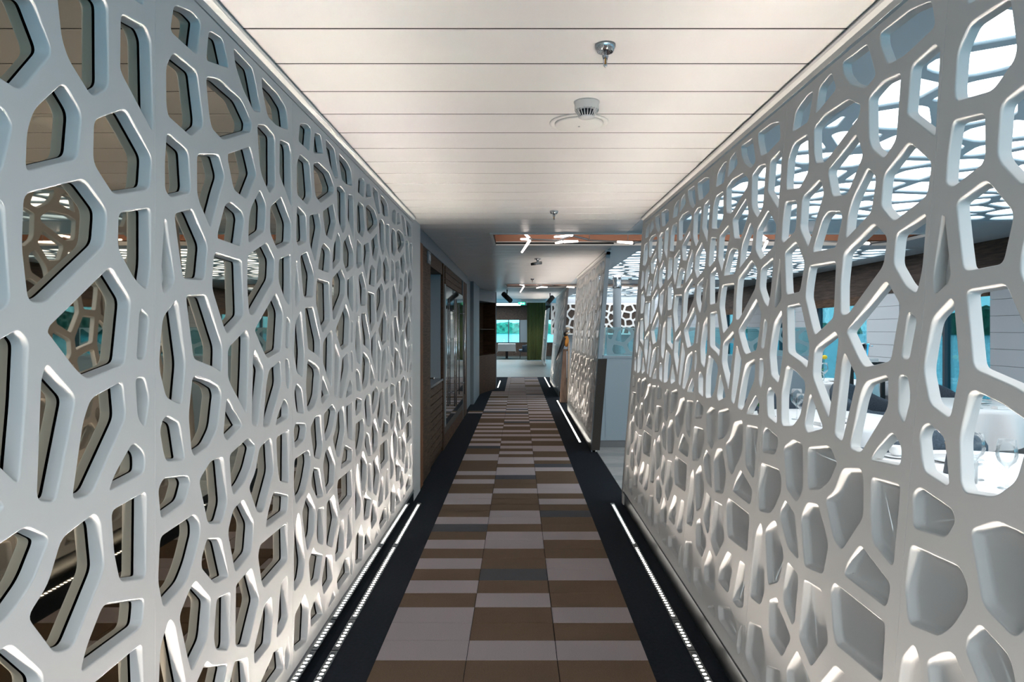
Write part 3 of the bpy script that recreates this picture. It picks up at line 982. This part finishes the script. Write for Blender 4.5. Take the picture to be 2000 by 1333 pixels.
o.matrix_local = Matrix(((1, 0, 0, 0.034), (0, 0, -1, -0.004), (0, 1, 0, 0.004), (0, 0, 0, 1)))
# column, deco panel
t = thing('round_column', 'slim grey round column with chrome collar behind the counter', 'column', (1.73, 12.0, 0))
MB().lathe([(0.072, 0), (0.072, 2.18)], n=24).build('shaft', 'greywall', t)
MB().lathe([(0.078, 2.18), (0.082, 2.20), (0.070, 2.27), (0.082, 2.36), (0.082, CEIL)], n=24).build('collar', 'chrome', t)
t = thing('cell_wall_panel', 'dark brown wall panel covered by a white cell lattice in the far room', 'wall panel', (0.95, 20.1, 1.30))
MB().box(0, 2.55, 0.02, 0.06, 0, 0.93).build('board', 'wbrown', t)
me = pierced('lattice', 2.55, 0.93, [rounded(c, 0.02, 2) for c in voronoi(2.55, 0.93, 0.24, 0.21, 0.05, 21, 0.04, 0.33)], [(-0.03, 0.003)], 0.03)
o = obj('lattice', me, 'lacquer', t)
o.matrix_local = Matrix(((1, 0, 0, 0), (0, 0, -1, -0.012), (0, 1, 0, 0), (0, 0, 0, 1)))
for x in (0.2, 2.35):
    MB().box(x - 0.05, x + 0.05, 0.07, 0.13, -1.30, 0.93).build('support_leg', 'counter', t)

# ================================================================ bird figure on wooden stand
t = thing('wooden_stand', 'rough driftwood stand leaning by the far lattice screen', 'stand', (0.93, 13.55, 0))
MB().prism([(-0.11, 0.0), (-0.045, 1.02), (0.02, 1.02), (0.02, 0.0)], 0.16, 'y', 0.0).build('slab', 'driftwood', t)
MB().prism([(0.03, 0.0), (0.055, 1.18), (0.085, 1.18), (0.085, 0.0)], 0.16, 'y', 0.0).build('post', 'millw', t)
MB().box(-0.045, 0.09, 0.02, 0.13, 1.02, 1.06).build('perch', 'driftwood', t)
t = thing('bird_figure', 'carved bird with orange breast and long black tail on the driftwood stand', 'figurine', (0.95, 13.63, 1.06))
MB().blob((0.0, 0, 0.16), 0.055, 0.055, 0.12).build('breast', 'orange', t)
MB().bar((-0.02, 0, 0.22), (-0.20, -0.02, -0.22), 0.052, 0.016, n=10).build('tail', 'black', t)
MB().blob((-0.01, 0, 0.30), 0.045, 0.045, 0.05).build('head', 'black', t)
MB().bar((0.0, -0.02, 0.31), (0.07, -0.12, 0.33), 0.026, 0.008, n=8).build('beak', 'cream', t)
MB().blob((0.03, 0.02, 0.40), 0.05, 0.05, 0.035).build('crest', 'cream', t)

# ================================================================ dining tables and chairs
def cloth_mesh(R, top, drop, seed, n=96):
    rnd = random.Random(seed)
    ph = [rnd.uniform(0, 6.28) for _ in range(3)]
    rings = [(0.0, 0, 0), (0.6, 0, 0), (0.97, 0, 0), (1.0, -0.012, 0), (1.004, -0.04, 0.1), (1.01, -drop * 0.5, 0.6), (1.02, -drop, 1.0)]
    vs = [(0, 0, top)]
    for f, dz, amp in rings[1:]:
        for k in range(n):
            a = 2 * math.pi * k / n
            fold = amp * (0.040 * math.cos(9 * a + ph[0]) + 0.022 * math.cos(17 * a + ph[1]))
            r = R * f + fold
            vs.append((r * math.cos(a), r * math.sin(a), top + dz * (1 + 0.12 * amp * math.cos(4 * a + ph[2]))))
    fs = [(0, 1 + k, 1 + (k + 1) % n) for k in range(n)]
    for i in range(len(rings) - 2):
        for k in range(n):
            k2 = (k + 1) % n
            fs.append((1 + i * n + k, 1 + (i + 1) * n + k, 1 + (i + 1) * n + k2, 1 + i * n + k2))
    b = MB()
    b._add(vs, fs, True)
    return b.mesh('tablecloth')
def table(x, y, R, label, clabel, seed, drop=0.30):
    t = thing('dining_table', label, 'table', (x, y, 0), 0, 'round dining tables')
    MB().lathe([(R - 0.03, 0.71), (R - 0.02, 0.715), (R - 0.02, 0.735), (R - 0.03, 0.74)], n=40).build('tabletop', 'walnut', t)
    MB().lathe([(0.045, 0.03), (0.045, 0.71)], n=16).build('pedestal', 'black', t)
    MB().lathe([(0.24, 0.0), (0.24, 0.012), (0.06, 0.03)], n=24).build('foot', 'black', t)
    c = obj('tablecloth', cloth_mesh(R, 0.745, drop, seed), 'cloth')
    c.location = (x, y, 0)
    tag(c, clabel, 'tablecloth', 'white round tablecloths')
table(2.45, 3.35, 0.62, 'round dining table behind the near right screen', 'white cloth on the round table with the pepper mill', 1)
table(2.42, 5.45, 0.58, 'round dining table next along behind the near right screen', 'white cloth on the second round table behind the screen', 2)
table(4.28, 6.45, 0.60, 'round dining table by the window pier', 'white cloth with hanging folds on the table by the pier', 3, 0.34)
table(4.32, 9.35, 0.55, 'round dining table by the far window with yellow flowers', 'white cloth on the table with the yellow flowers', 4)

def chair_proto():
    t = thing('tub_chair', 'x', 'chair', (0, 0, 0), 0, 'upholstered tub chairs')
    b = MB()
    n = 18
    vs = []
    for i in range(n + 1):
        a = math.radians(-20 + 220 * i / n)
        c, s = math.cos(a), math.sin(a)
        h = 0.66 + 0.19 * max(0, math.sin(a)) ** 1.5
        for r, z in ((0.30, 0.36), (0.315, h - 0.03), (0.33, h), (0.35, h), (0.365, h - 0.03), (0.345, 0.33)):
            vs.append((r * c, r * s, z))
    fs = []
    for i in range(n):
        for j in range(6):
            j2 = (j + 1) % 6
            fs.append((i * 6 + j, (i + 1) * 6 + j, (i + 1) * 6 + j2, i * 6 + j2))
    fs += [tuple(range(6)), tuple(n * 6 + j for j in range(6))[::-1]]
    b._add(vs, fs, True)
    b.build('backrest', 'fabric', t)
    MB().lathe([(0.25, 0.34), (0.30, 0.36), (0.305, 0.43), (0.27, 0.465), (0.0, 0.47)], n=24).build('seat', 'fabric2', t)
    for sx in (-1, 1):
        for sy in (-1, 1):
            MB().bar((sx * 0.20, sy * 0.20, 0.345), (sx * 0.24, sy * 0.24, 0.0), 0.02, 0.012, n=8).build('leg', 'black', t)
    return t
ch = chair_proto()
ch.location = (3.45, 4.05, 0)
ch.rotation_euler = (0, 0, math.radians(-50))
ch['label'] = 'dark blue-grey tub chair between the pepper mill table and the windows'
for x, y, rz, lab in ((2.60, 4.42, 180, 'tub chair between the two tables behind the near right screen'), (3.30, 6.20, 70, 'dark tub chair on the corridor side of the table by the pier'),
                      (3.80, 7.47, 25, 'dark tub chair at the far side of the table by the pier'), (3.36, 9.50, 95, 'dark tub chair on the corridor side of the flower table'),
                      (2.50, 6.48, 0, 'tub chair beyond the second table behind the screen'), (4.56, 7.52, -15, 'dark tub chair against the window beyond the pier table')):
    dup(ch, (x, y, 0), math.radians(rz), lab)

# ---- tableware
def wine_glass(x, y, z, s, label):
    o = MB().lathe([(0.0, 0.0005), (0.036, 0.001), (0.034, 0.003), (0.006, 0.007), (0.0038, 0.02), (0.0036, 0.085), (0.010, 0.095), (0.034, 0.120), (0.042, 0.145), (0.040, 0.175), (0.033, 0.215),
                    (0.0320, 0.215), (0.0388, 0.175), (0.0408, 0.145), (0.033, 0.122), (0.008, 0.099), (0.0, 0.097)], n=28).build('wine_glass', 'wine')
    o.location = (x, y, z)
    o.scale = (s, s, s)
    tag(o, label, 'glass', 'wine glasses on the tables')
TZ = 0.7455
for x, y, s, lab in ((2.135, 2.985, 1.0, 'wine glass nearest the camera on the pepper mill table'), (2.30, 3.02, 1.05, 'wine glass on the window side of the nearest glass'), (2.12, 3.17, 1.0, 'wine glass left of the nearest two on the mill table'),
                     (2.20, 3.80, 1.0, 'wine glass at the far edge of the pepper mill table'), (2.16, 5.30, 1.1, 'wine glass at the corridor edge of the second table'), (2.12, 5.12, 1.0, 'smaller wine glass on the second table'),
                     (4.08, 6.05, 0.9, 'wine glass on the left of the table by the pier'), (4.30, 6.28, 0.9, 'wine glass in the middle of the table by the pier'), (4.50, 6.2, 0.9, 'wine glass on the right of the table by the pier'),
                     (4.05, 9.05, 1.2, 'wine glass beside the yellow flowers'), (4.50, 9.0, 1.0, 'wine glass on the window side of the flower table')):
    wine_glass(x, y, TZ, s, lab)
o = MB().lathe([(0.0, 0.0005), (0.032, 0.001), (0.036, 0.10), (0.0345, 0.10), (0.031, 0.006), (0.0, 0.006)], n=24).build('tumbler', 'wine')
o.location = (2.045, 3.10, TZ)
tag(o, 'short water tumbler on the pepper mill table', 'glass')
t = thing('pepper_mill', 'slate pepper mill with pale beech top on the nearest table', 'pepper mill', (2.10, 3.31, TZ))
MB().lathe([(0.036, 0.0), (0.036, 0.006), (0.024, 0.085), (0.022, 0.10)], n=24).build('body', 'milld', t)
MB().lathe([(0.023, 0.10), (0.026, 0.135), (0.030, 0.148), (0.028, 0.150), (0.0, 0.151)], n=24).build('head', 'millw', t)
MB().lathe([(0.0075, 0.150), (0.0075, 0.163), (0.0, 0.164)], n=10).build('knob', 'chrome', t)
for x, y, r, lab in ((2.30, 3.60, 0.13, 'white plate on the far half of the pepper mill table'), (2.62, 3.1, 0.13, 'white plate on the window side of the mill table'), (4.35, 6.50, 0.13, 'white plate on the table by the pier'),
                     (2.45, 5.15, 0.12, 'white plate on the second table behind the screen'), (4.30, 9.2, 0.12, 'white plate on the flower table')):
    o = MB().lathe([(0.0, 0.001), (r * 0.6, 0.001), (r, 0.016), (r, 0.019), (r * 0.6, 0.006), (0.0, 0.006)], n=32).build('plate', 'cut')
    o.location = (x, y, TZ)
    tag(o, lab, 'plate', 'white plates')
t = thing('cup_and_saucer', 'white cup on two saucers at the far edge of the nearest table', 'cup', (2.06, 3.72, TZ))
MB().lathe([(0.0, 0.001), (0.04, 0.001), (0.072, 0.010), (0.072, 0.013), (0.0, 0.006)], n=28).build('saucer', 'cut', t)
MB().lathe([(0.0, 0.014), (0.025, 0.014), (0.038, 0.03), (0.042, 0.062), (0.039, 0.062), (0.034, 0.03), (0.0, 0.02)], n=24).build('cup', 'cut', t)
MB().path([(0.04 + 0.022 * math.sin(a * 0.45), 0, 0.025 + 0.004 * a + 0.0) for a in range(8)], 0.004).build('handle', 'cut', t)
for x, y, rz, lab in ((2.26, 5.00, 20, 'folded white napkin on the second table'), (4.28, 6.00, 0, 'rolled white napkin on the table by the pier'), (4.06, 9.52, 30, 'folded white napkin on the flower table')):
    t = thing('napkin', lab, 'napkin', (x, y, TZ), math.radians(rz), 'white napkins')
    for i in range(3):
        MB().box(-0.10 + i * 0.004, 0.10 - i * 0.004, -0.045 + i * 0.006, 0.045 - i * 0.006, i * 0.008 + 0.0015, i * 0.008 + 0.009).build('fold', 'napkin', t)
for x, y, lab in ((2.00, 5.42, 'dark menu card holder on the second table'), (4.48, 6.02, 'dark menu card holder on the table by the pier')):
    t = thing('menu_holder', lab, 'menu holder', (x, y, TZ), 0.4)
    MB().box(-0.035, 0.035, -0.02, 0.02, 0, 0.012).build('foot', 'black', t)
    MB().box(-0.035, 0.035, -0.004, 0.004, 0.012, 0.11).build('card', 'milld', t)
t = thing('flower_vase', 'small glass vase with two yellow flowers on the far table', 'vase', (4.12, 9.28, TZ))
MB().lathe([(0.0, 0.001), (0.03, 0.001), (0.038, 0.05), (0.024, 0.10), (0.0225, 0.10), (0.036, 0.05), (0.028, 0.006), (0.0, 0.006)], n=20).build('glass', 'wine', t)
for dx, dz in ((-0.03, 0.27), (0.04, 0.31)):
    s = MB().bar((0, 0, 0.02), (dx, 0, dz), 0.003, n=6).build('stem', 'leaf', t)
    MB().blob((dx, 0, dz + 0.015), 0.035, 0.035, 0.03).build('bloom', 'yellow', s)
for a in (0.3, 2.2, 4.1):
    MB().prism([(0, 0), (0.03, 0.02), (0.07, 0.0), (0.03, -0.02)], 0.003, 'z', 0.0).build('leaf', 'leaf', t).matrix_local = Matrix.Translation((-0.01, 0, 0.14)) @ Matrix.Rotation(a, 4, 'Z') @ Matrix.Rotation(-0.5, 4, 'Y')
t = thing('service_stand', 'dark service stand with white cloth below the ice bucket', 'stand', (4.22, 8.42, 0))
MB().box(-0.22, 0.22, -0.18, 0.18, 1.02, 1.05).build('top', 'black', t)
for sx in (-1, 1):
    for sy in (-1, 1):
        MB().box(sx * 0.19 - 0.02, sx * 0.19 + 0.02, sy * 0.15 - 0.02, sy * 0.15 + 0.02, 0, 1.02).build('leg', 'black', t)
MB().box(-0.20, 0.20, -0.16, 0.16, 0.93, 0.955).build('shelf', 'black', t)
MB().box(-0.16, 0.14, -0.15, 0.13, 1.05, 1.09).build('folded_cloth', 'cloth', t)
MB().box(-0.18, 0.16, -0.14, 0.13, 0.955, 0.995).build('folded_cloth', 'cloth', t)
t = thing('ice_bucket', 'polished steel ice bucket on the service stand by the window', 'ice bucket', (4.22, 8.42, 1.09))
MB().lathe([(0.075, 0.0), (0.078, 0.005), (0.095, 0.17), (0.102, 0.175), (0.102, 0.185), (0.096, 0.188), (0.09, 0.18), (0.072, 0.02), (0.0, 0.02)], n=28).build('bowl', 'chrome', t)
for s in (-1, 1):
    MB().path([(s * 0.094, -0.03, 0.15), (s * 0.13, -0.03, 0.155), (s * 0.13, 0.03, 0.155), (s * 0.094, 0.03, 0.15)], 0.006).build('handle', 'chrome', t)
t = thing('potted_plant', 'small green plant in a dark pot on the second table', 'plant', (1.97, 5.55, TZ))
MB().lathe([(0.022, 0.0), (0.032, 0.05), (0.028, 0.05), (0.0, 0.045)], n=16).build('pot', 'milld', t)
for k in range(9):
    a = k * 2.4
    MB().prism([(0, 0), (0.022, 0.016), (0.055, 0.0), (0.022, -0.016)], 0.003, 'z', 0.0).build('leaf', 'leaf', t).matrix_local = Matrix.Translation((0, 0, 0.055 + 0.004 * k)) @ Matrix.Rotation(a, 4, 'Z') @ Matrix.Rotation(-0.7, 4, 'Y')

# ================================================================ far room
FC = 2.80
struct('ceiling', MB().box(-4, 6, 20.9, 40, FC, FC + 0.1).box(-4, 6, 20.82, 20.9, CEIL, FC + 0.1), 'ceilgrey')
struct('ceiling', MB().box(-3.0, -0.95, 16.86, 20.9, CEIL, CEIL + 0.05), 'ceilgrey')
struct('wall_left', MB().box(-4.1, -4, 17, 40, 0, FC), 'greywall')
wf = struct('wall_front', MB().box(-4, 6, 38.0, 38.2, 2.0, FC).box(-4, 6, 38.0, 38.2, 0, 0.75), 'soffit')
p = struct('wall_front', MB().box(0.08, 0.75, 37.95, 38.15, 0.75, 2.0), 'greywall')
wo = struct('window_20', MB().box(-3.9, 0.08, 38.06, 38.08, 0.75, 2.0), 'wglass')
fr = MB()
for x in (-3.8, -2.6, -1.9, -0.56, 0.06):
    fr.box(x - 0.03, x + 0.03, 38.02, 38.12, 0.75, 2.0)
fr.build('window_frame', 'framed', wo)
struct('window_21', MB().box(0.75, 6, 38.06, 38.08, 0.75, 2.0), 'wglass')
t = thing('green_curtain', 'tall olive green velvet curtain at the end of the corridor', 'curtain', (0.40, 32.0, 0.0))
b = MB()
n = 90
vs = []
for i in range(n + 1):
    x = 0.86 * i / n
    y = 0.07 * math.sin(i * 0.9) + 0.02 * math.sin(i * 0.37)
    vs += [(x, y, 0.03), (x, y, 2.72)]
b._add(vs, [(2 * i, 2 * i + 2, 2 * i + 3, 2 * i + 1) for i in range(n)], True)
o = b.build('cloth', 'green', t)
md = o.modifiers.new('thickness', 'SOLIDIFY')
md.thickness = 0.006
MB().box(-0.05, 0.95, -0.06, 0.06, 2.72, FC).build('track', 'trimw', t)
struct('trim_8', MB().box(0.30, 1.35, 31.7, 32.3, 0, 0.025), 'counter')
t = thing('far_table', 'square table at the far end of the corridor before the window', 'table', (-0.60, 34.5, 0))
MB().box(-0.42, 0.42, -0.42, 0.42, 0.70, 0.735).build('tabletop', 'walnut', t)
MB().box(-0.06, 0.06, -0.06, 0.06, 0.02, 0.70).build('pedestal', 'black', t)
MB().box(-0.25, 0.25, -0.25, 0.25, 0.0, 0.02).build('foot', 'black', t)
o = MB().prism([(-0.435, 0.742), (0.435, 0.742), (0.47, 0.30), (0.44, 0.38), (0.2, 0.39), (0.0, 0.38), (-0.2, 0.39), (-0.44, 0.38), (-0.47, 0.30)], 0.45, 'y', 0.43).build('tablecloth', 'cloth')
bm = bmesh.new()
bm.from_mesh(o.data)
mb = MB()
mb.box(-0.43, 0.43, -0.43, 0.43, 0.7365, 0.745)
mb.prism([(-0.435, 0.742), (0.435, 0.742), (0.47, 0.30), (0.44, 0.38), (-0.44, 0.38), (-0.47, 0.30)], -0.43, 'y', -0.445)
mb.prism([(-0.43, 0.742), (0.43, 0.742), (0.45, 0.38), (-0.45, 0.38)], 0.445, 'x', 0.43)
mb.prism([(-0.43, 0.742), (0.43, 0.742), (0.45, 0.38), (-0.45, 0.38)], -0.43, 'x', -0.445)
o2 = mb.mesh('tablecloth')
bm.from_mesh(o2)
bm.to_mesh(o.data)
bm.free()
o.location = (-0.60, 34.5, 0)
tag(o, 'white cloth on the square table at the far end', 'tablecloth')
dup(ch, (0.30, 34.6, 0), math.radians(-90), 'dark tub chair beside the square table at the far end')
for x, y, s, lab in ((-0.75, 34.3, 1.0, 'wine glass on the left of the far square table'), (-0.45, 34.4, 1.0, 'wine glass on the right of the far square table')):
    wine_glass(x, y, 0.7455, s, lab)
t = thing('exit_sign', 'small lit green exit sign near the far curtain', 'sign', (0.11, 25.0, 2.36))
MB().box(-0.13, 0.13, 0, 0.02, 0, 0.10).build('panel', 'exitg', t)
MB().box(-0.05, 0.0, -0.003, 0, 0.02, 0.08).box(0.02, 0.07, -0.003, 0, 0.04, 0.06).prism([(0.07, 0.025), (0.10, 0.05), (0.07, 0.075)], -0.003, 'y', 0.0).build('pictogram', 'exitw', t)
MB().bar((0, 0.01, 0.10), (0, 0.01, FC - 2.36), 0.008).build('hanger', 'steel', t)
backt = thing('far_ceiling_light', 'distant backlit ceiling panel before the far window', 'ceiling light', (-1.0, 35.5, FC))
MB().box(-2.5, 1.2, -1.5, 1.5, -0.03, 0).build('frame', 'lat2', backt)
MB().box(-2.4, 1.1, -1.4, 1.4, -0.04, -0.03).build('diffuser', 'farlit', backt)

for k, (x, y) in enumerate(((-0.9, 23.3), (-0.1, 23.3), (-0.6, 30.4), (0.75, 30.4))):  # lamps added only to brighten the far table and curtain
    t = thing('fill_downlight', 'ceiling fill light added to brighten the far table, %s' % ('near left', 'near right', 'far left', 'far right')[k], 'fill_downlight', (x, y, FC), 0, 'added far room fill lights')
    MB().lathe([(0.06, 0.0), (0.06, -0.008), (0.045, -0.010), (0.045, -0.002)], n=20).build('ring', 'plastic', t)
    MB().lathe([(0.045, -0.002), (0.0, -0.003)], n=20).build('lens', 'tube', t)
    ld = bpy.data.lights.new('fill_downlight_lamp', 'SPOT')
    ld.energy = 26; ld.spot_size = math.radians(110); ld.spot_blend = 0.6; ld.shadow_soft_size = 0.04
    ld.color = (1.0, 0.93, 0.85)
    lo = bpy.data.objects.new('fill_downlight_lamp', ld)
    COL.objects.link(lo)
    lo.location = (0, 0, -0.03)
    lo.parent = t

# ================================================================ outside
tag(MB().box(-1500, 2500, -1500, 2500, -2.7, -2.5).build('sea', 'sea'), 'blue-green sea outside the windows', 'sea', kind='stuff')
def shore(pts, h, depth, seed, label, m='trees'):
    rnd = random.Random(seed)
    b = MB()
    vs = []
    N = len(pts)
    cols = 5
    for i, (x, y) in enumerate(pts):
        a = Vector(pts[max(0, i - 1)]); c = Vector(pts[min(N - 1, i + 1)])
        d = (c - a).normalized()
        nrm = Vector((d.y, -d.x))
        for j in range(cols):
            f = j / (cols - 1)
            zz = -2.49 + h * math.sin(math.pi * min(1, 0.02 + f * 1.0)) ** 0.35 * (0.75 + 0.25 * math.sin(i * 0.21) + rnd.uniform(-0.12, 0.12)) if 0 < j < cols - 1 else -2.49
            q = Vector((x, y)) + nrm * (f - 0.5) * depth
            vs.append((q.x + rnd.uniform(-2, 2), q.y + rnd.uniform(-2, 2), zz))
    fs = []
    for i in range(N - 1):
        for j in range(cols - 1):
            fs.append((i * cols + j, (i + 1) * cols + j, (i + 1) * cols + j + 1, i * cols + j + 1))
    b._add(vs, fs, False)
    tag(b.build('wooded_shore', m), label, 'shoreline')
shore([(390, -200 + 6 * i) for i in range(150)], 23, 40, 1, 'dark wooded shoreline across the water on the right')
shore([(-400 + 6 * i, 760) for i in range(130)], 12, 40, 2, 'wooded shoreline seen through the far end window', 'trees2')
